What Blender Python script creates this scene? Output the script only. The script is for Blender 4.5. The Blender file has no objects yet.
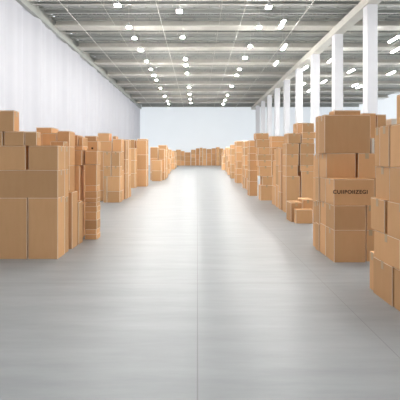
import bpy, bmesh, math, random
from mathutils import Matrix, Vector
R = random.Random(7)
scene = bpy.context.scene
COL = scene.collection
CAMH = 1.2; VX = 197.5; VY = 159.0; F = 400.0

# ------------------------------------------------------------------ helpers
def bm_box(bm, x0, x1, y0, y1, z0, z1, bevel=0.0):
    r = bmesh.ops.create_cube(bm, size=1.0)
    vs = r['verts']
    for v in vs:
        v.co = Vector(((x0+x1)/2 + v.co.x*(x1-x0), (y0+y1)/2 + v.co.y*(y1-y0), (z0+z1)/2 + v.co.z*(z1-z0)))
    if bevel > 0:
        es = list({e for v in vs for e in v.link_edges})
        bmesh.ops.bevel(bm, geom=es, offset=bevel, segments=2, affect='EDGES', profile=0.5)
    return bm

def bm_cyl(bm, p0, p1, r, seg=10, r2=None):
    p0 = Vector(p0); p1 = Vector(p1); d = p1-p0
    m = Matrix.Translation((p0+p1)/2) @ d.to_track_quat('Z', 'Y').to_matrix().to_4x4()
    bmesh.ops.create_cone(bm, cap_ends=True, segments=seg, radius1=r, radius2=r if r2 is None else r2, depth=d.length, matrix=m)
    return bm

def obj(name, bm, mat, parent=None, loc=(0, 0, 0)):
    me = bpy.data.meshes.new(name); bm.to_mesh(me); bm.free()
    me.materials.append(mat)
    o = bpy.data.objects.new(name, me); COL.objects.link(o)
    o.location = loc
    if parent: o.parent = parent
    return o

def empty(name, loc):
    o = bpy.data.objects.new(name, None); COL.objects.link(o); o.location = loc
    return o

def tag(o, label, cat, group=None):
    o['label'] = label; o['category'] = cat
    if group: o['group'] = group
    return o

def struct(name, bm, mat, loc=(0, 0, 0)):
    o = obj(name, bm, mat, None, loc); o['kind'] = 'structure'
    return o

ORD = ['first', 'second', 'third', 'fourth', 'fifth', 'sixth', 'seventh', 'eighth', 'ninth', 'tenth', 'eleventh',
       'twelfth', 'thirteenth', 'fourteenth', 'fifteenth', 'sixteenth', 'seventeenth', 'eighteenth', 'nineteenth', 'twentieth',
       'twenty-first', 'twenty-second', 'twenty-third', 'twenty-fourth', 'twenty-fifth', 'twenty-sixth']

# ------------------------------------------------------------------ materials
def newmat(name):
    m = bpy.data.materials.new(name); m.use_nodes = True
    nt = m.node_tree; b = nt.nodes['Principled BSDF']
    return m, nt, b

def plain(name, col, rough=0.6, metal=0.0, emit=0.0, noise=0.06, scale=3.0):
    m, nt, b = newmat(name)
    b.inputs['Roughness'].default_value = rough; b.inputs['Metallic'].default_value = metal
    tc = nt.nodes.new('ShaderNodeTexCoord'); n = nt.nodes.new('ShaderNodeTexNoise'); n.inputs['Scale'].default_value = scale
    nt.links.new(tc.outputs['Object'], n.inputs['Vector'])
    r = nt.nodes.new('ShaderNodeValToRGB')
    r.color_ramp.elements[0].position = .3; r.color_ramp.elements[1].position = .7
    r.color_ramp.elements[0].color = tuple(c*(1-noise) for c in col)+(1,)
    r.color_ramp.elements[1].color = tuple(min(1, c*(1+noise)) for c in col)+(1,)
    nt.links.new(n.outputs['Fac'], r.inputs['Fac']); nt.links.new(r.outputs['Color'], b.inputs['Base Color'])
    if emit:
        b.inputs['Emission Color'].default_value = (1, .985, .95, 1); b.inputs['Emission Strength'].default_value = emit
    return m

def cardboard():
    m, nt, b = newmat('corrugated_cardboard')
    N = nt.nodes.new; L = nt.links.new
    b.inputs['Roughness'].default_value = .75
    b.inputs['Specular IOR Level'].default_value = .25
    tc = N('ShaderNodeTexCoord'); oi = N('ShaderNodeObjectInfo')
    ad = N('ShaderNodeVectorMath'); ad.operation = 'ADD'
    L(tc.outputs['Object'], ad.inputs[0]); L(oi.outputs['Location'], ad.inputs[1])
    mp = N('ShaderNodeMapping'); mp.inputs['Scale'].default_value = (6, 6, 1.2); L(ad.outputs[0], mp.inputs['Vector'])
    n = N('ShaderNodeTexNoise'); n.inputs['Scale'].default_value = 4; n.inputs['Detail'].default_value = 5; L(mp.outputs[0], n.inputs['Vector'])
    r = N('ShaderNodeValToRGB')
    r.color_ramp.elements[0].position = .25; r.color_ramp.elements[1].position = .8
    r.color_ramp.elements[0].color = (.68, .385, .185, 1); r.color_ramp.elements[1].color = (.71, .41, .205, 1)
    L(n.outputs['Fac'], r.inputs['Fac'])
    hs = N('ShaderNodeHueSaturation'); L(r.outputs['Color'], hs.inputs['Color'])
    mr = N('ShaderNodeMapRange'); mr.inputs['To Min'].default_value = .86; mr.inputs['To Max'].default_value = 1.16
    L(oi.outputs['Random'], mr.inputs['Value']); L(mr.outputs[0], hs.inputs['Value'])
    L(hs.outputs['Color'], b.inputs['Base Color'])
    w = N('ShaderNodeTexWave'); w.inputs['Scale'].default_value = 28; w.bands_direction = 'DIAGONAL'; w.inputs['Distortion'].default_value = .4
    m2 = N('ShaderNodeMapping'); m2.inputs['Scale'].default_value = (1, 1, 0); L(tc.outputs['Object'], m2.inputs['Vector']); L(m2.outputs[0], w.inputs['Vector'])
    bp = N('ShaderNodeBump'); bp.inputs['Strength'].default_value = .05; bp.inputs['Distance'].default_value = .002
    L(w.outputs['Fac'], bp.inputs['Height']); L(bp.outputs[0], b.inputs['Normal'])
    return m

def concrete():
    m, nt, b = newmat('polished_concrete')
    N = nt.nodes.new; L = nt.links.new
    tc = N('ShaderNodeTexCoord'); sp = N('ShaderNodeSeparateXYZ'); L(tc.outputs['Object'], sp.inputs[0])
    mp = N('ShaderNodeMapping'); mp.inputs['Scale'].default_value = (.55, 3.4, 1); L(tc.outputs['Object'], mp.inputs['Vector'])
    n = N('ShaderNodeTexNoise'); n.inputs['Scale'].default_value = 1.6; n.inputs['Detail'].default_value = 8; n.inputs['Roughness'].default_value = .65
    L(mp.outputs[0], n.inputs['Vector'])
    r = N('ShaderNodeValToRGB'); r.color_ramp.elements[0].position = .32; r.color_ramp.elements[1].position = .7
    r.color_ramp.elements[0].color = (.285, .302, .313, 1); r.color_ramp.elements[1].color = (.35, .368, .38, 1)
    L(n.outputs['Fac'], r.inputs['Fac'])
    # saw-cut joints
    def line(out, pos, wd):
        a = N('ShaderNodeMath'); a.operation = 'SUBTRACT'; L(out, a.inputs[0]); a.inputs[1].default_value = pos
        c = N('ShaderNodeMath'); c.operation = 'ABSOLUTE'; L(a.outputs[0], c.inputs[0])
        d = N('ShaderNodeMath'); d.operation = 'LESS_THAN'; L(c.outputs[0], d.inputs[0]); d.inputs[1].default_value = wd
        return d.outputs[0]
    md = N('ShaderNodeMath'); md.operation = 'PINGPONG'; L(sp.outputs['Y'], md.inputs[0]); md.inputs[1].default_value = 3.87
    tot = None
    for o_ in (line(sp.outputs['X'], 0.0, .004), line(sp.outputs['X'], 1.22, .003), line(sp.outputs['X'], -4.2, .004), line(md.outputs[0], 3.87, .005)):
        if tot is None: tot = o_
        else:
            x = N('ShaderNodeMath'); x.operation = 'MAXIMUM'; L(tot, x.inputs[0]); L(o_, x.inputs[1]); tot = x.outputs[0]
    mx = N('ShaderNodeMixRGB'); L(tot, mx.inputs['Fac']); L(r.outputs['Color'], mx.inputs['Color1']); mx.inputs['Color2'].default_value = (.2, .2, .2, 1)
    sc_ = N('ShaderNodeMath'); sc_.operation = 'MULTIPLY'; L(tot, sc_.inputs[0]); sc_.inputs[1].default_value = .7; L(sc_.outputs[0], mx.inputs['Fac'])
    L(mx.outputs[0], b.inputs['Base Color'])
    m3 = N('ShaderNodeMapping'); m3.inputs['Scale'].default_value = (1.2, 9, 1); L(tc.outputs['Object'], m3.inputs['Vector'])
    n2 = N('ShaderNodeTexNoise'); n2.inputs['Scale'].default_value = 2; n2.inputs['Detail'].default_value = 6; L(m3.outputs[0], n2.inputs['Vector'])
    mr = N('ShaderNodeMapRange'); mr.inputs['To Min'].default_value = .31; mr.inputs['To Max'].default_value = .40; L(n2.outputs['Fac'], mr.inputs['Value'])
    L(mr.outputs[0], b.inputs['Roughness'])
    b.inputs['Specular IOR Level'].default_value = .27
    return m

M_CARD = cardboard()
M_RIM = plain('cardboard_edge_highlight', (.92, .77, .59), .7)  # light catching the box edges, painted as a paler colour
M_FLOOR = concrete()
M_TAPE = plain('clear_brown_packing_tape', (.56, .39, .22), .35)
M_PALE = plain('pale_cardboard', (.85, .77, .66), .7)
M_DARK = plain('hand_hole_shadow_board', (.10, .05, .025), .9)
M_INK = plain('dark_print_ink', (.045, .02, .012), .8)
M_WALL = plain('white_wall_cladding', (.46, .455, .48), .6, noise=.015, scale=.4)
M_BACK = plain('pale_end_wall_paint', (.74, .78, .80), .7, noise=.015, scale=.3)
def add_translucency(m, tint, fac):
    """make a wall sheet translucent, added so the sky outside brightens the hall"""
    nt = m.node_tree; b = nt.nodes['Principled BSDF']; out = nt.nodes['Material Output']
    t = nt.nodes.new('ShaderNodeBsdfTranslucent'); t.inputs['Color'].default_value = tint+(1,)
    mx = nt.nodes.new('ShaderNodeMixShader'); mx.inputs[0].default_value = fac
    nt.links.new(b.outputs[0], mx.inputs[1]); nt.links.new(t.outputs[0], mx.inputs[2]); nt.links.new(mx.outputs[0], out.inputs['Surface'])
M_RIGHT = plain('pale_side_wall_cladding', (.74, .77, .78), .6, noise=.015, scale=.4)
add_translucency(M_WALL, (.93, .93, 1.0), .13)
add_translucency(M_RIGHT, (.95, .98, 1.0), .5)  # translucency added to throw light sideways onto the boxes
add_translucency(M_BACK, (.95, .98, 1.0), .36)

M_COLUMN = plain('white_column_paint', (.66, .66, .69), .55, noise=.01)
M_BEAM = plain('warm_grey_steel_paint', (.60, .575, .52), .6, noise=.05, scale=1)
M_PURLIN = plain('grey_purlin_paint', (.40, .41, .385), .55, noise=.06, scale=1)
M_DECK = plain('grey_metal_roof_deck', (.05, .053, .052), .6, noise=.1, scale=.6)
M_PIPE = plain('galvanised_pipe', (.62, .60, .56), .4, metal=.3)
M_CABLE = plain('black_cable_sheath', (.03, .03, .03), .6)
M_HOUSE = plain('lamp_housing_grey', (.5, .5, .5), .5)
M_LENS = plain('lit_lamp_lens', (1, 1, 1), .4, emit=480.0, noise=0)
M_BATTEN = plain('lit_batten_diffuser', (1, 1, 1), .4, emit=210.0, noise=0)

# ------------------------------------------------------------------ setting
XL, XR, YF, YB, ZW = -11.05, 31.0, -25.0, 77.0, 11.45
DECK = 12.5
bm = bmesh.new(); bm_box(bm, XL-.2, XR+.2, YF, YB+.2, -.2, 0); struct('floor', bm, M_FLOOR)
def sheet(bm, pts):
    bm.faces.new([bm.verts.new(p) for p in pts]); return bm
bm = bmesh.new(); pv = None; y = YF
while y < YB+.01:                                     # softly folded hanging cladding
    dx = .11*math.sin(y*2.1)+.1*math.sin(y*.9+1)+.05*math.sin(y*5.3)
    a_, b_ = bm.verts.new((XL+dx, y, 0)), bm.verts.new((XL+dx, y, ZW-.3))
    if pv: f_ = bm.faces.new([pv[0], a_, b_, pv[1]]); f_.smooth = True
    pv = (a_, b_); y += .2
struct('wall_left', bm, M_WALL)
# unseen camera end, left open to add light on the box fronts
bm = bmesh.new(); sheet(bm, [(XL, YB, 0), (XR, YB, 0), (XR, YB, DECK), (XL, YB, DECK)]); struct('wall_back', bm, M_BACK)
bm = bmesh.new(); sheet(bm, [(XR, YF, 0), (XR, YF, DECK), (XR, YB, DECK), (XR, YB, 0)]); struct('wall_right', bm, M_RIGHT)
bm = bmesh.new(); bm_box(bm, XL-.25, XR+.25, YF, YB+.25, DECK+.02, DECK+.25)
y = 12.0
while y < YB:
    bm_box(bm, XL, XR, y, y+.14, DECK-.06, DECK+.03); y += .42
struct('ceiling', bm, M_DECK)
bm = bmesh.new(); bm_box(bm, XL, XL+.28, YF, YB, ZW-.62, ZW-.25); bm_box(bm, XL, XL+.16, YF, YB, ZW-.25, ZW+.5); struct('trim_1', bm, M_PURLIN)
bm = bmesh.new(); bm_box(bm, XL+.3, XR, YB-.25, YB, ZW-.25, ZW+.25); struct('trim_2', bm, M_PURLIN)

COLY = [18.95+5.78*i for i in range(10)]
CX0, CX1 = 10.36, 10.99
for i, y in enumerate(COLY):
    # main transverse roof girder
    bm = bmesh.new()
    bm_box(bm, XL+.3, XR-.02, y-.55, y+.55, ZW-.28, ZW-.18)
    bm_box(bm, XL+.3, XR-.02, y-.12, y+.12, ZW-.18, ZW+.32)
    bm_box(bm, XL+.3, XR-.02, y-.3, y+.3, ZW+.32, ZW+.40)
    struct('roof_girder', bm, M_BEAM)
    bm = bmesh.new()
    bm_box(bm, CX0, CX1, y-.35, y+.35, 0, ZW-.8, .03)
    bm_box(bm, CX0-.12, CX1+.12, y-.47, y+.47, 0, .25, .03)
    struct('column', bm, M_COLUMN)
bm = bmesh.new(); bm_box(bm, CX0-.05, CX1+.05, 12, YB-.3, ZW-.80, ZW-.28); struct('longitudinal_beam', bm, M_BEAM)

# purlins and open-web joists between the girders
def ibeam(bm, y, zb, h, w):
    bm_box(bm, XL+.3, XR-.02, y-w/2, y+w/2, zb, zb+.03)
    bm_box(bm, XL+.3, XR-.02, y-w/2, y+w/2, zb+h-.03, zb+h)
    bm_box(bm, XL+.3, XR-.02, y-.015, y+.015, zb+.03, zb+h-.03)
for i, y0 in enumerate(COLY):
    for j, f in enumerate((.12, .22, .38, .5, .62, .72, .8, .9)):
        y = y0 + 5.78*f
        if y > YB-1: continue
        if j in (2, 4):
            bm = bmesh.new(); ibeam(bm, y, ZW+.05, .26, .22); struct('purlin', bm, M_PURLIN)
        else:                                              # open-web joist
            bm = bmesh.new()
            bm_box(bm, XL+.3, XR-.02, y-.06, y+.06, DECK-.95, DECK-.88)
            bm_box(bm, XL+.3, XR-.02, y-.06, y+.06, DECK-.18, DECK-.11)
            x = XL+.4; s = 0
            while x < XR-.9:
                a = (x, y, DECK-.88 if s else DECK-.18); c = (x+.55, y, DECK-.18 if s else DECK-.88)
                bm_cyl(bm, a, c, .03, 5); x += .55; s = 1-s
            struct('open_web_joist', bm, M_PURLIN)

# runs of pipe and conduit along the hall
runs = [(-8.6, 11.0, .045, 'thin grey sprinkler pipe running lengthwise near the left wall', 'pipe'),
        (-6.2, 11.25, .03, 'thin conduit running lengthwise left of the left lamp row', 'conduit'),
        (-2.6, 11.0, .05, 'grey sprinkler pipe running lengthwise between left and middle lamp rows', 'pipe'),
        (1.6, 11.2, .03, 'thin conduit running lengthwise just right of the middle lamp row', 'conduit'),
        (3.1, 11.0, .045, 'grey sprinkler pipe running lengthwise left of the right lamp row', 'pipe'),
        (7.2, 11.0, .06, 'thick grey pipe running lengthwise between right lamp row and columns', 'pipe'),
        (16.8, 11.0, .05, 'grey pipe running lengthwise in the bay beyond the columns', 'pipe')]
for x, z, r, lab, cat in runs:
    root = empty('sprinkler_pipe' if cat == 'pipe' else 'conduit', (x, 12, z))
    bm = bmesh.new(); bm_cyl(bm, (0, 0, 0), (0, YB-12.3, 0), r*.45, 8); obj('tube', bm, M_PIPE, root)
    for k, y in enumerate(COLY[1:]):
        bm = bmesh.new(); bm_cyl(bm, (0, y+1.7-12, r*.9), (0, y+1.7-12, DECK-z-.05), .012, 5)
        bm_cyl(bm, (0, y+1.66-12, 0), (0, y+1.74-12, 0), r+.01, 8); obj('hanger', bm, M_PIPE, root)
    tag(root, lab, cat)

# ------------------------------------------------------------------ lamps
RODS = []
LZ = 10.2; LH = LZ-CAMH
def lamp(x, y, lab, grp, big=1.0):
    RODS.append(y)
    root = empty('high_bay_lamp', (x, y, LZ))
    s = .14*big
    bm = bmesh.new(); bm_box(bm, -s, s, -s, s, -.07, 0, .02); obj('lens', bm, M_LENS, root)
    bm = bmesh.new(); bm_box(bm, -s-.02, s+.02, -s-.02, s+.02, 0, .05, .01); bm_cyl(bm, (0, 0, .05), (0, 0, .28), .11, 12, .06); obj('housing', bm, M_HOUSE, root)
    bm = bmesh.new(); bm_cyl(bm, (0, 0, .27), (0, 0, 1.4), .012, 6); obj('hanging_rod', bm, M_PIPE, root)
    tag(root, lab, 'lamp', grp)
rows = {
 'left': ('left lamp row', -4.68, [5, 27, 38, 50, 61, 69, 75, 80, 88, 96, 101, 104]),
 'middle': ('middle lamp row', -1.1, [11, 37, 59, 65, 73, 87, 94, 99, 103]),
 'right': ('right lamp row', 4.2, [7, 27, 46, 57.5, 69, 75, 86, 95, 100, 104]),
}
for key, (rn, x, ys) in rows.items():
    for i, yy in enumerate(ys):
        d = LH*F/(VY-yy)
        lamp(x, d, f'glowing white high-bay lamp, {ORD[i]} from the camera in the {rn}', f'high-bay lamps of the {rn}', 1.1 if i % 3 == 0 else .9)
    for i, d in enumerate((19.6, 15.6, 11.6, 7.6, 3.6)):
        lamp(x, d, f'white high-bay lamp above the camera, {ORD[4-i]} before the visible {rn}', f'high-bay lamps of the {rn}')
bat = [(394, 39), (396, 50), (331, 60), (351, 71), (391, 73), (355, 85), (305, 68), (303, 84), (284, 47), (276, 63), (282, 24)]
names = ['longest glowing batten lamp at the right edge, beyond the nearest column', 'short glowing batten lamp under the longest one at the right edge',
 'glowing batten lamp in the gap left of the second column', 'glowing batten lamp in the gap between first and second columns, middle height',
 'glowing batten lamp right of the nearest column, low near the right edge', 'glowing batten lamp low in the gap between first and second columns',
 'glowing batten lamp in the gap beside the third column', 'glowing batten lamp low in the gap beside the third and fourth columns',
 'small glowing batten lamp left of the diagonal column beam, middle one', 'small glowing batten lamp close above the diagonal column beam',
 'small glowing batten lamp nearest the camera, between right lamp row and beam']
def batten(x, d, lab, grp):
    RODS.extend((d-.6, d+.6))
    root = empty('batten_lamp', (x, d, LZ))
    bm = bmesh.new(); bm_box(bm, -.09, .09, -.75, .75, -.06, 0, .02); obj('diffuser', bm, M_BATTEN, root)
    bm = bmesh.new(); bm_box(bm, -.11, .11, -.78, .78, 0, .07, .01); obj('housing', bm, M_HOUSE, root)
    for s in (-.6, .6):
        bm = bmesh.new(); bm_cyl(bm, (0, s, .06), (0, s, 1.6), .01, 5); obj('hanging_rod', bm, M_PIPE, root)
    tag(root, lab, 'lamp', grp)
for (px, py), lab in zip(bat, names):
    d = LH*F/(VY-py); batten((px-VX)/F*d, d, lab, 'batten lamps')
for r_, (rx, ds) in enumerate(((14.7, [1, 6, 11, 16, 22, 46.5, 52.5, 58.5]), (20.2, [1, 6, 11, 16, 22, 28, 35, 50, 57]), (26.5, [6, 14, 22, 30, 38, 46]))):
    for i, d in enumerate(ds):
        batten(rx, d, f'glowing batten lamp, {ORD[i]} in the {ORD[r_]} lengthwise row past the columns', 'batten lamps of the side bay')

JO = [y0+5.78*f for y0 in COLY for f in (.38, .62)]
for i, y in enumerate(COLY[1:-1]):
    ty = max((y+1.9+.05*q for q in range(32)), key=lambda v: (min(abs(v-r) for r in RODS+JO) > .33, -abs(v-y-2.6)))
    root = empty('cable_tray', (0, ty, 11.75))
    bm = bmesh.new(); bm_box(bm, XL+.35, XR-.05, -.2, .2, 0, .02); bm_box(bm, XL+.35, XR-.05, -.2, -.18, .02, .1); bm_box(bm, XL+.35, XR-.05, .18, .2, .02, .1)
    obj('tray', bm, M_HOUSE, root)
    bm = bmesh.new()
    for q in range(5): bm_cyl(bm, (XL+.4, -.12+.06*q, .045), (XR-.1, -.12+.06*q, .045), .022, 5)
    c_ = obj('cable_bundle', bm, M_CABLE, root); c_['kind'] = 'stuff'
    for x in range(-8, 30, 4):
        bm = bmesh.new(); bm_cyl(bm, (x, 0, .02), (x, 0, DECK-11.8), .016, 5); obj('hanger', bm, M_PIPE, root)
    tag(root, f'grey cable tray crossing the ceiling, {ORD[i]} from the camera', 'cable tray', 'cable trays under the roof')
    root = empty('branch_pipe', (0, y+.95, 11.12))
    bm = bmesh.new(); bm_cyl(bm, (XL+.35, 0, 0), (XR-.1, 0, 0), .04, 7); obj('tube', bm, M_PIPE, root)
    for x in range(-9, 30, 3):
        bm = bmesh.new(); bm_cyl(bm, (x, 0, .03), (x, 0, DECK-11.17), .014, 5); obj('hanger', bm, M_PIPE, root)
        bm = bmesh.new(); bm_cyl(bm, (x+1.4, 0, -.03), (x+1.4, 0, -.14), .02, 6, .035); obj('sprinkler_head', bm, M_PIPE, root)
    tag(root, f'thin sprinkler branch pipe crossing the ceiling, {ORD[i]} from the camera', 'pipe', 'branch pipes under the roof')

# ------------------------------------------------------------------ boxes
GRP = [None]
NB = [0]
def mbox(label, x0, x1, y0, y1, z0, z1, detail=2, mat=None, hole=None, text=None, rot=None):
    """one carton in metres; detail 2 = closed flaps and tape, 1 = body with tape, 0 = body only"""
    NB[0] += 1
    mat = mat or M_CARD
    g = .0028
    x0 += g; x1 -= g; y0 += g; y1 -= g
    cx, cy = (x0+x1)/2, (y0+y1)/2; w, d, h = (x1-x0)/2, (y1-y0)/2, z1-z0
    a = math.radians(R.uniform(-.5, .5)) if rot is None else math.radians(rot)
    if detail == 0:
        bm = rimmed_body(bmesh.new(), w, d, h, min(.022 if y0 < 40 else .03, h*.1))
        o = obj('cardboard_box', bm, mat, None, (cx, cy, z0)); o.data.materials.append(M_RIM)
        o.rotation_euler.z = a*0
    else:
        o = empty('cardboard_box', (cx, cy, z0)); o.rotation_euler.z = a
        t = .006
        bm = rimmed_body(bmesh.new(), w, d, h-t, min(.0005+.0009*y0, h*.1, w*.2))
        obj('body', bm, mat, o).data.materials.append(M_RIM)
        # the two outer flaps meet along the longer axis
        s = .0015
        for sg in (-1, 1):
            bm = bmesh.new()
            if w >= d:
                lo, hi = (s, d-.001) if sg > 0 else (-d+.001, -s)
                bm_box(bm, -w+.001, w-.001, lo, hi, h-t, h, .0015)
            else:
                lo, hi = (s, w-.001) if sg > 0 else (-w+.001, -s)
                bm_box(bm, lo, hi, -d+.001, d-.001, h-t, h, .0015)
            obj('top_flap', bm, mat, o)
        if detail == 2:
            tw = min(.022, h*.2); e = .0012; dn = min(.07, h*.45)
            for sg in (-1, 1):
                bm = bmesh.new()
                if w >= d: bm_box(bm, min(sg*(w+e), sg*(w-.001)), max(sg*(w+e), sg*(w-.001)), -tw, tw, h-dn, h-.002)
                else: bm_box(bm, -tw, tw, min(sg*(d+e), sg*(d-.001)), max(sg*(d+e), sg*(d-.001)), h-dn, h-.002)
                obj('packing_tape', bm, M_TAPE, o)
    if hole:                                              # (dx from centre, dz from base, half width, half height)
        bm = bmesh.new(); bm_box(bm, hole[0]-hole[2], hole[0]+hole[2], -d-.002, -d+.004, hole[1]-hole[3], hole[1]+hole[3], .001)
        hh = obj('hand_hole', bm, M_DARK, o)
    if text:
        cu = bpy.data.curves.new('lettering', 'FONT'); cu.body = text; cu.size = .062; cu.extrude = .0008; cu.offset = .0012; cu.space_character = 1.12
        cu.align_x = 'CENTER'; cu.align_y = 'CENTER'
        tmp = bpy.data.objects.new('tmp', cu); COL.objects.link(tmp)
        dg = bpy.context.evaluated_depsgraph_get(); me = bpy.data.meshes.new_from_object(tmp.evaluated_get(dg))
        bpy.data.objects.remove(tmp)
        me.materials.clear(); me.materials.append(M_INK)
        t_ = bpy.data.objects.new('printed_lettering', me); COL.objects.link(t_); t_.parent = o
        t_.rotation_euler.x = math.pi/2; t_.location = (-.045, -d-.0012, h*.5)
    tag(o, label, 'box', GRP[0])
    return (x0, x1, y0, y1, z0, z1)

def rimmed_body(bm, w, d, h, r):
    """box with edge highlights painted pale along top and upright corners"""
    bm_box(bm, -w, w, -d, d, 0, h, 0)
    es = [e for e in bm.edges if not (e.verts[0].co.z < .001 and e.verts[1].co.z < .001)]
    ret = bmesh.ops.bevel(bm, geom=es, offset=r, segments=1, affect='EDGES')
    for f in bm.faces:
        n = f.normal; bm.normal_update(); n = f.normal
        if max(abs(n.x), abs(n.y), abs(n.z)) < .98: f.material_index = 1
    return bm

def P(px, Z): return (px-VX)/F*Z
def H(py, Z): return CAMH+(VY-py)*Z/F
def base(Z): return VY+CAMH*F/Z
def B(label, Z, a, b, ytop, on=None, d=.3, **kw):
    z0 = 0.0
    if on is not None:
        z0 = max(q[5] for q in (on if isinstance(on, list) else [on]))
    return mbox(label, P(a, Z), P(b, Z), Z, Z+d, z0, H(ytop, Z), **kw)

def level(i, n):
    if n == 1: return 'the only one'
    if i == 0: return 'lowest'
    if i == n-1: return 'topmost'
    return ORD[i] + ' up'
def shape(w, h):
    r = h/max(w, .01)
    return 'flat' if r < .42 else 'squat' if r < .75 else 'square-faced' if r < 1.25 else 'tall'
def pile(where, Z, items, d=.3, on=None, detail=1, n0=0, ntot=None, holes={}):
    """items: (ytop, x0, x1) from the lowest up"""
    last = on; out = []
    n = ntot or len(items)
    for i, (yt, a, b) in enumerate(items):
        z0 = 0 if last is None else last[5]
        h = H(yt, Z)-z0; w = P(b, Z)-P(a, Z)
        last = B(f'{shape(w, h)} cardboard box, {level(i+n0, n)} in {where}', Z, a, b, yt, last, d, detail=detail, hole=holes.get(i))
        out.append(last)
    return out
def pileE(where, Z, a, b, tops, **kw): return pile(where, Z, [(t, a, b) for t in tops], **kw)

# ---- left front stack
GRP[0] = 'boxes of the left front stack'
Z = 4.8
a = B('large cardboard box on the floor at the left edge, under the wide box', Z, -36, 27.2, 197.5, None, .25, rot=0)
b = B('upright cardboard box on the floor at the right corner of the left front stack', Z, 27.8, 58, 197.5, None, .25, rot=0)
c = B('widest cardboard box, lying across both floor boxes of the left front stack', Z, -30, 58, 169.7, [a, b], .25, rot=0)
d_ = B('cardboard box left of the dark gap, on the widest box at the left edge', Z, -36, 25.6, 145.4, c, .25, rot=0)
e = B('cardboard box right of the dark gap, on the widest box', Z, 28.2, 58.2, 145.4, c, .25, rot=0)
f = B('cardboard box cut off by the left edge, under the highest box', Z, -32, 2.4, 131.2, d_, .22, rot=0)
g = B('low cardboard box beside the left edge, under the highest box corner', Z, 3.9, 24.2, 131.2, d_, .22, rot=0)
g2 = B('lighter cardboard box straddling the dark gap in the left front stack', Z, 24.6, 36.8, 131.6, e, .14, rot=0)
h = B('highest cardboard box at the left edge, topmost of the left front stack', Z, -22, 14, 110.4, [f, g], .15, rot=0)
pile('the narrow pile directly behind the left front corner', 5.07, [(197, 50, 65), (169, 50, 65), (146, 50, 65), (141, 50, 64)], d=.155, detail=2)

GRP[0] = 'boxes of the left row near the front'
B('thin tall cardboard box with dark narrow face, behind the left front stack', 5.33, 55, 72.3, 192, None, .25, rot=0)
B('shorter thin upright cardboard box on the floor behind the dark narrow one', 5.61, 71.2, 79, 202, None, .2, rot=0)
pile('the second pile back from the left front corner', 5.62, [(205, 57, 69.6), (165, 57, 69.6), (146, 57, 69.6), (131, 57, 69.6)], d=.26, detail=1)
pile('the pile rising behind the left front stack', 5.62, [(205, 40, 56.5), (170, 40, 56.5), (145, 41, 56.5), (133, 41.5, 56.5)], d=.26, detail=1)
pile('the deepest pile peeking over the left front stack', 6.0, [(205, 34, 52), (170, 34, 52), (133.5, 34, 54), (127.5, 36, 52)], d=.3, detail=1)
s = .0148
q = pile('the pile left of the flat-carton pile', 5.9, [(205, 60, 79.5), (165, 60, 79.5), (150, 67.5, 82), (145.5, 67, 83)], d=.25, detail=1, holes={3: (-.02, .035, .022, .014)})
q = pile('the pile behind the hand-hole box', 6.2, [(200, 69, 83.2), (170, 69, 83.2), (146, 69, 83.2), (135, 70, 78)], d=.3, detail=1)
B('small cardboard box beside the topmost one behind the hand-hole box, left side', 6.2, 78.4, 83, 137, q[2], .28, detail=1)

GRP[0] = 'flat cartons of the left row'
fl = []
x0s = [84.6, 84.9, 84.4, 84.8, 84.5, 84.9, 84.6, 84.3, 84.8, 84.6, 84.6]
x1s = [97.0, 96.5, 97.1, 96.8, 97.2, 96.6, 97.0, 97.2, 96.6, 97.0, 97.4]
tops = [234, 229, 219.5, 211.5, 206, 202, 197.7, 191, 185, 164, 150.6]
fl = pile('the slim pile of flat cartons, left side', 5.96, [(t, x0s[i], x1s[i]) for i, t in enumerate(tops)], d=.22, detail=1)
GRP[0] = 'boxes of the left row behind the flat cartons'
pile('the pile directly behind the flat-carton pile', 6.6, [(205, 84.2, 97.5), (175, 84.2, 97.5), (151, 84.2, 97.5), (141, 84, 98), (136, 84.3, 96.5)], d=.2, detail=1, holes={3: (.02, .045, .016, .016)})

GRP[0] = 'boxes of the third left stack'
Z = 11.03; w3 = 'the broad pile right of the flat cartons'
a = B(f'wide cardboard box, lowest in {w3}', Z, 107, 120, 191, None, .35)
a2 = B('narrow upright cardboard box at the left foot of the broad left pile', Z, 103, 106.8, 176, None, .33)
b = B(f'wide cardboard box, second from the floor in {w3}', Z, 107, 120, 176, a, .35)
c = B(f'left square cardboard box, third layer in {w3}', Z, 103, 111, 166, [a2, b], .35)
c2 = B(f'right square cardboard box, third layer in {w3}', Z, 111.3, 120, 166, b, .35)
B(f'left square cardboard box, top layer in {w3}', Z, 103, 111, 152, c, .35)
B(f'right square cardboard box, top layer in {w3}', Z, 111.3, 119.8, 152, c2, .35)
q = pileE('the left pile showing above the broad left pile', 11.5, 98, 112, [190, 170, 151, 141], d=.35)
B('highest small cardboard box showing above the broad left pile', 11.5, 97.6, 109.5, 133, q[3], .33, detail=1)
q = pileE('the right pile showing above the broad left pile', 11.5, 112.4, 122, [190, 170, 151, 139], d=.35)
B('little cardboard box on top behind the broad left pile, right end', 11.5, 112.5, 116.3, 136, q[3], .3, detail=1)
GRP[0] = 'boxes of the fourth left stack'
pile('the pale side-on pile, left row', 11.95, [(173, 113, 126), (159, 113, 126), (140, 114, 126)], d=.42)
pile('the second pale side-on pile, left row', 12.42, [(175, 116, 128.8), (148, 116, 128.8), (139.5, 122, 128.6)], d=.45)
pileE('the slim pile left of the dark slot, left row', 16.6, 129, 135.1, [173, 160, 148], d=.6)
pileE('the tall pile right of the dark slot, left row', 17.45, 136.2, 146.5, [169.5, 154.5, 140.3], d=.42)
pileE('the tall pile second behind the dark slot, left row', 17.9, 137, 147.3, [170, 154.5, 138.8], d=.45, detail=0)
pileE('the pile over the slim slot pile', 17.7, 124, 134.8, [170, 152, 139.5], d=.6, detail=0)
GRP[0] = 'boxes of the fifth left stack'
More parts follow.
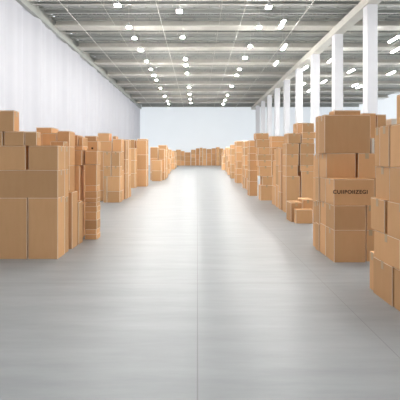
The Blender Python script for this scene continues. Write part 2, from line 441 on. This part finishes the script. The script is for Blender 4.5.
pileE('the low two-box pile, left row', 21.8, 151.5, 161.3, [170.5, 160], d=.75, detail=1)
pileE('the left pile behind the low two-box pile', 22.8, 150, 157.9, [172, 158, 147], d=.7, detail=0)
pileE('the right pile behind the low two-box pile', 22.8, 158.3, 164.6, [172, 159, 149], d=.7, detail=0)
pileE('the thin tall pile after the low two-box pile', 24.6, 158, 166.6, [168, 156, 150, 145], d=.7, detail=0)
pileE('the slim pile past the two-box pile', 27.0, 160.5, 167.4, [168, 157, 147], d=.8, detail=0)

# ---- right front wall of boxes
GRP[0] = 'boxes of the right edge stack'
W = .46
def rr(label, x, y0, y1, z0, z1, w=W, **kw): return mbox(label, x, x+w, y0, y1, z0, z1, rot=0, **kw)
RE = 'the right edge stack'
rr(f'slim cardboard box end, floor layer, far end of {RE}', 1.60, 3.61, 3.73, 0, .345, w=.4)
rr(f'broad cardboard box, floor layer of {RE}, its whole side in view', 1.58, 3.25, 3.605, 0, .327)
rr(f'cardboard box, floor layer of {RE}, cut by the frame', 1.59, 2.86, 3.245, 0, .327)
rr(f'longest cardboard box, second layer of {RE}', 1.585, 3.14, 3.60, .327, .57)
rr(f'cardboard box, second layer of {RE}, cut by the frame', 1.58, 2.80, 3.135, .327, .57)
rr(f'upright cardboard box, third layer of {RE}, far end beside lettered box', 1.58, 3.385, 3.66, .57, .853)
rr(f'cardboard box, third layer of {RE}, right of the narrow gap', 1.585, 2.9, 3.35, .57, .853)
rr(f'cardboard box, fourth layer of {RE}, far end', 1.605, 3.345, 3.61, .853, 1.137)
rr(f'cardboard box, fourth layer of {RE}, nearer the frame edge', 1.60, 2.95, 3.34, .853, 1.137)
rr(f'narrowest upright cardboard box, fifth layer of {RE}, far end', 1.60, 3.515, 3.62, 1.137, 1.482)
rr(f'upright cardboard box, fifth layer of {RE}, middle of three', 1.595, 3.337, 3.51, 1.137, 1.486)
rr(f'upright cardboard box, fifth layer of {RE}, under the highest box', 1.6, 2.95, 3.332, 1.137, 1.482)
rr(f'highest cardboard box at the right edge, topmost of {RE}', 1.60, 2.9, 3.225, 1.482, 1.712)

# ---- lettered stack
GRP[0] = 'boxes of the lettered stack'
Z = 4.64; LS = 'the lettered stack'
a = B(f'cardboard box on the floor at the front of {LS}', Z, 334, 366, 229.7, None, .31, rot=0)
a2 = B(f'narrow dark cardboard box on the floor, right end of {LS}', Z+.04, 366.4, 375, 229.7, None, .27, rot=0)
b = B(f'cardboard box under the one with printed letters in {LS}', Z, 334, 366.3, 205.2, a, .31, rot=0)
b2 = B(f'narrow cardboard box, second layer, right end of {LS}', Z+.04, 366.6, 375, 205.2, a2, .27, rot=0)
c = B('cardboard box printed with a line of dark letters', Z, 333.8, 374.8, 179, [b, b2], .31, rot=0, text='CUIIPOIIZEGI')
def rows_(x, y0, y1, zs, where, w=.4):
    z = 0
    for i, t in enumerate(zs):
        mbox(f'cardboard box, {level(i, len(zs))} in {where}', x+(.006 if i % 2 else 0), x+w, y0, y1, z, t, rot=0, detail=2 if i % 2 else 1); z = t
rows_(1.583, 4.955, 5.185, [.381, .663, c[5]], 'the side pile directly behind the letters')
rows_(1.575, 5.195, 5.36, [.36, .655, c[5]], 'the second side pile behind the letters')
rows_(1.60, 5.37, 5.56, [.33, .62, .95, 1.25], 'the third side pile behind the letters')
d1 = B(f'cardboard box left of the dark slot, resting on the lettered box', 4.9, 326, 356, 153, c, .28, rot=0)
d2 = B(f'cardboard box right of the dark slot, resting on the lettered box', 4.9, 358.2, 376, 153, c, .28, rot=0)
d3 = mbox('cardboard box end behind the one left of the dark slot, side in view', 1.57, 1.98, 5.195, 5.36, c[5], d1[5], rot=0)
e1 = B('biggest cardboard box, high on the lettered stack in front of columns', 4.9, 324.5, 370.8, 114.6, [d1, d2], .24, rot=0)
B('low cardboard box on top of the biggest box', 4.93, 334, 361, 110.3, e1, .2, rot=0, detail=1)
mbox('cardboard box behind the biggest box, its left end just in view', 1.575, 2.0, 5.195, 5.35, d1[5], H(116, 5.2), rot=0)
B('slim pale carton standing beside the biggest box', 4.91, 371.4, 374.8, 138, d2, .12, rot=0, mat=M_PALE, detail=1)
GRP[0] = 'boxes behind the lettered stack'
pileE('the middle pile behind the biggest box', 5.2, 362, 376.5, [200, 165, 140, 113.2], d=.35)
pileE('the right pile behind the biggest box', 5.2, 377, 386.4, [200, 165, 140, 114.5], d=.35)
q = pileE('the last pile behind the biggest box', 5.2, 387, 397, [200, 165, 126.5], d=.35)
B('small pale carton atop the last pile by the right edge', 5.2, 390.8, 397, 118.5, q[2], .2, rot=0, mat=M_PALE, detail=1)

# ---- low boxes on the floor before the stepped stack
GRP[0] = 'low boxes beside the lettered stack'
B('open-gap low cardboard box at the left of three low boxes, right side', 7.62, 290.8, 302.3, 202.5, None, .4)
B('lowest and frontmost flat-fronted box of three low boxes, right side', 7.44, 295.8, 313, 209.6, None, .16)
B('tallest cardboard box of three low boxes beside the lettered stack', 7.62, 302.6, 313.5, 199.6, None, .4)

# ---- stepped stack
GRP[0] = 'boxes of the stepped right stack'
q = pile('the left pile behind the three low boxes', 8.9, [(176, 286, 300.3), (165.5, 286, 298.2), (154.2, 286, 298.8), (143.2, 286, 299.3), (133, 287.8, 300.8)], d=.4, detail=2)
q = pile('the right pile behind the three low boxes', 8.9, [(200, 301, 314), (171, 301.2, 314), (165, 300.2, 314.2), (153.6, 300, 314.2), (143.2, 300.2, 315), (138, 301.8, 314.5), (131.8, 301.8, 316), (123, 302.2, 314.4)], d=.4, detail=2)
pile('the back pile topping the stepped stack, right side', 9.36, [(190, 297, 308), (155, 297, 308), (132, 297, 308), (122.8, 297, 308)], d=.4)
pile('the narrow pile at the left of the stepped stack', 9.45, [(192, 280.7, 289), (171, 280.7, 289), (148, 280.7, 289)], d=.3)
pile('the narrow pale pile second left of the stepped stack', 9.85, [(185, 278, 287), (165, 278.3, 287), (147, 278.6, 287)], d=.35)
pile('the shorter pale pile left of the stepped stack', 10.3, [(186, 275, 283), (160, 276, 283), (149, 277, 283)], d=.45)
GRP[0] = 'boxes of the fourth right stack'
q = pile('the flat-topped pile left of the stepped stack', 12.15, [(187, 271.8, 285), (175, 271.5, 285), (161, 271.5, 285), (154, 271.8, 284.6), (147, 271.6, 285), (141.3, 271.4, 285), (136, 271, 285.4)], d=.4)

GRP[0] = 'boxes of the fifth right stack'
w5 = 'the highest narrow pile, right of centre'
q = pile(w5, 11.57, [(185, 260.5, 273), (176, 262.3, 273), (166, 259.2, 272), (160, 258, 271.8), (154.4, 257.5, 271.8), (147.2, 258, 270.2), (139.2, 256.5, 270), (133, 255.5, 269)], d=.42, detail=2)
pileE('the stepped pile left of the highest narrow pile', 13.0, 249.2, 257.8, [181, 170, 160, 153, 146, 140.3], d=.5)
GRP[0] = 'boxes of the sixth right stack'
q = pile('the small pile with an overhanging top box, right side', 15.5, [(178, 247, 256), (169, 245.3, 252.8)], d=.5)
B('cardboard box beside the overhanging one, right side of the small pile', 15.5, 253.2, 258, 168.6, q[0], .5, detail=1)
pileE('the pile just behind the overhanging top box', 16.3, 244, 250.3, [176, 165, 155, 147, 141], d=.6, detail=0)
GRP[0] = 'boxes of the seventh right stack'
pile('the small bright pile right of centre', 20.0, [(174.3, 236, 242), (168.2, 236, 243), (160.8, 236.8, 243)], d=.7, detail=1)
pileE('the pile behind the small bright pile, right side', 21.0, 235.8, 242.2, [176, 162, 152, 146, 141], d=.8, detail=0)
pileE('the pile at the left of the small bright pile', 24.6, 230.8, 235.4, [172, 164, 155, 148.5, 144.6], d=.8, detail=0)
pileE('the pile between small bright piles, right', 18.6, 243.2, 248.6, [174, 164, 156, 148, 140.5], d=.7, detail=0)

# ---- far rows towards the end of the aisle
def edge(tab, Z):
    for (a, b), (c, d) in zip(tab, tab[1:]):
        if a <= Z <= c: return b+(d-b)*(Z-a)/(c-a)
    return tab[-1][1]
RT = [(24, 2.1), (37, 2.5), (50, 2.95), (62, 3.7), (74, 4.6)]
LT = [(24, -2.0), (40, -2.5), (56, -2.8), (64, -3.3), (74, -4.4)]
def farrow(side, tab, z0):
    Y = z0; n = 0; sg = 1 if side == 'right' else -1
    GRP[0] = f'far boxes along the {side} side'
    while Y < 67:
        w = R.uniform(.75, 1.25); x = edge(tab, Y)+(-.1 if n % 2 else .06)+R.uniform(0, .15)
        if sg < 0: x = edge(tab, Y)-((-.1 if n % 2 else .06)+R.uniform(0, .15))
        low = n % 2 and n % 3
        k = R.choice((2, 3)) if low else R.choice((3, 4)); z = 0; hh = R.uniform(1.2, 1.7) if low else R.uniform(2.0, 2.5)
        hh = min(hh, 1.2+(12.5 if sg > 0 else 11)*Y/400*R.uniform(.9, 1.05))
        for i in range(k):
            t = hh*(i+1)/k+(R.uniform(-.08, .08) if i < k-1 else 0)
            o_ = R.uniform(0, .12)
            xa, xb = (x+o_, x+o_+w) if sg > 0 else (x-o_-w, x-o_)
            mbox(f'small distant cardboard box, {level(i, k)} in {ORD[n]} far pile along the {side} side', xa, xb, Y, Y+.8, z, t, detail=0); z = t
        n += 1; Y += R.uniform(1.9, 2.7)+Y*.03
farrow('right', RT, 27.2)
farrow('left', LT, 29.2)
GRP[0] = 'boxes of the row closing the far end'
far = [(176, 180.8, 149.6, 3), (181, 184.6, 151, 3), (184.9, 190.6, 152.2, 3), (191, 195.6, 149.6, 4), (195.8, 199.4, 148.2, 3), (199.6, 202.6, 147.6, 4),
       (202.8, 206.4, 148.3, 3), (206.8, 211.4, 149, 4), (211.7, 215.8, 148.2, 3), (216.1, 219.8, 147, 4), (220, 223.4, 148.3, 3)]
for n, (a_, b_, t_, k) in enumerate(far):
    Zf = 73.3+R.uniform(-.5, .5); tb = [base(Zf)+(t_-base(Zf))*(i+1)/k+(R.uniform(-.5, .5) if i < k-1 else 0) for i in range(k)]
    last = None
    for i, tt in enumerate(tb):
        last = B(f'tiny cardboard box, {level(i, k)} in the {ORD[n]} pile from left across the far end', Zf, a_, b_, tt, last, 1.0, detail=0)

# ------------------------------------------------------------------ light, camera
w = bpy.data.worlds.new('World'); scene.world = w; w.use_nodes = True
bg = w.node_tree.nodes['Background']; bg.inputs['Color'].default_value = (.93, .96, 1, 1); bg.inputs['Strength'].default_value = 1.5

cam = bpy.data.cameras.new('camera'); co = bpy.data.objects.new('camera', cam); COL.objects.link(co)
co.location = (0, 0, CAMH); co.rotation_euler = (math.pi/2, 0, 0)
cam.sensor_width = 36; cam.lens = 36; cam.shift_x = 2.5/400; cam.shift_y = -41/400
cam.clip_end = 200
scene.camera = co
vs = scene.view_settings; vs.view_transform = 'Standard'; vs.look = 'None'; vs.gamma = 1; vs.use_curve_mapping = False
vs.exposure = 0.08
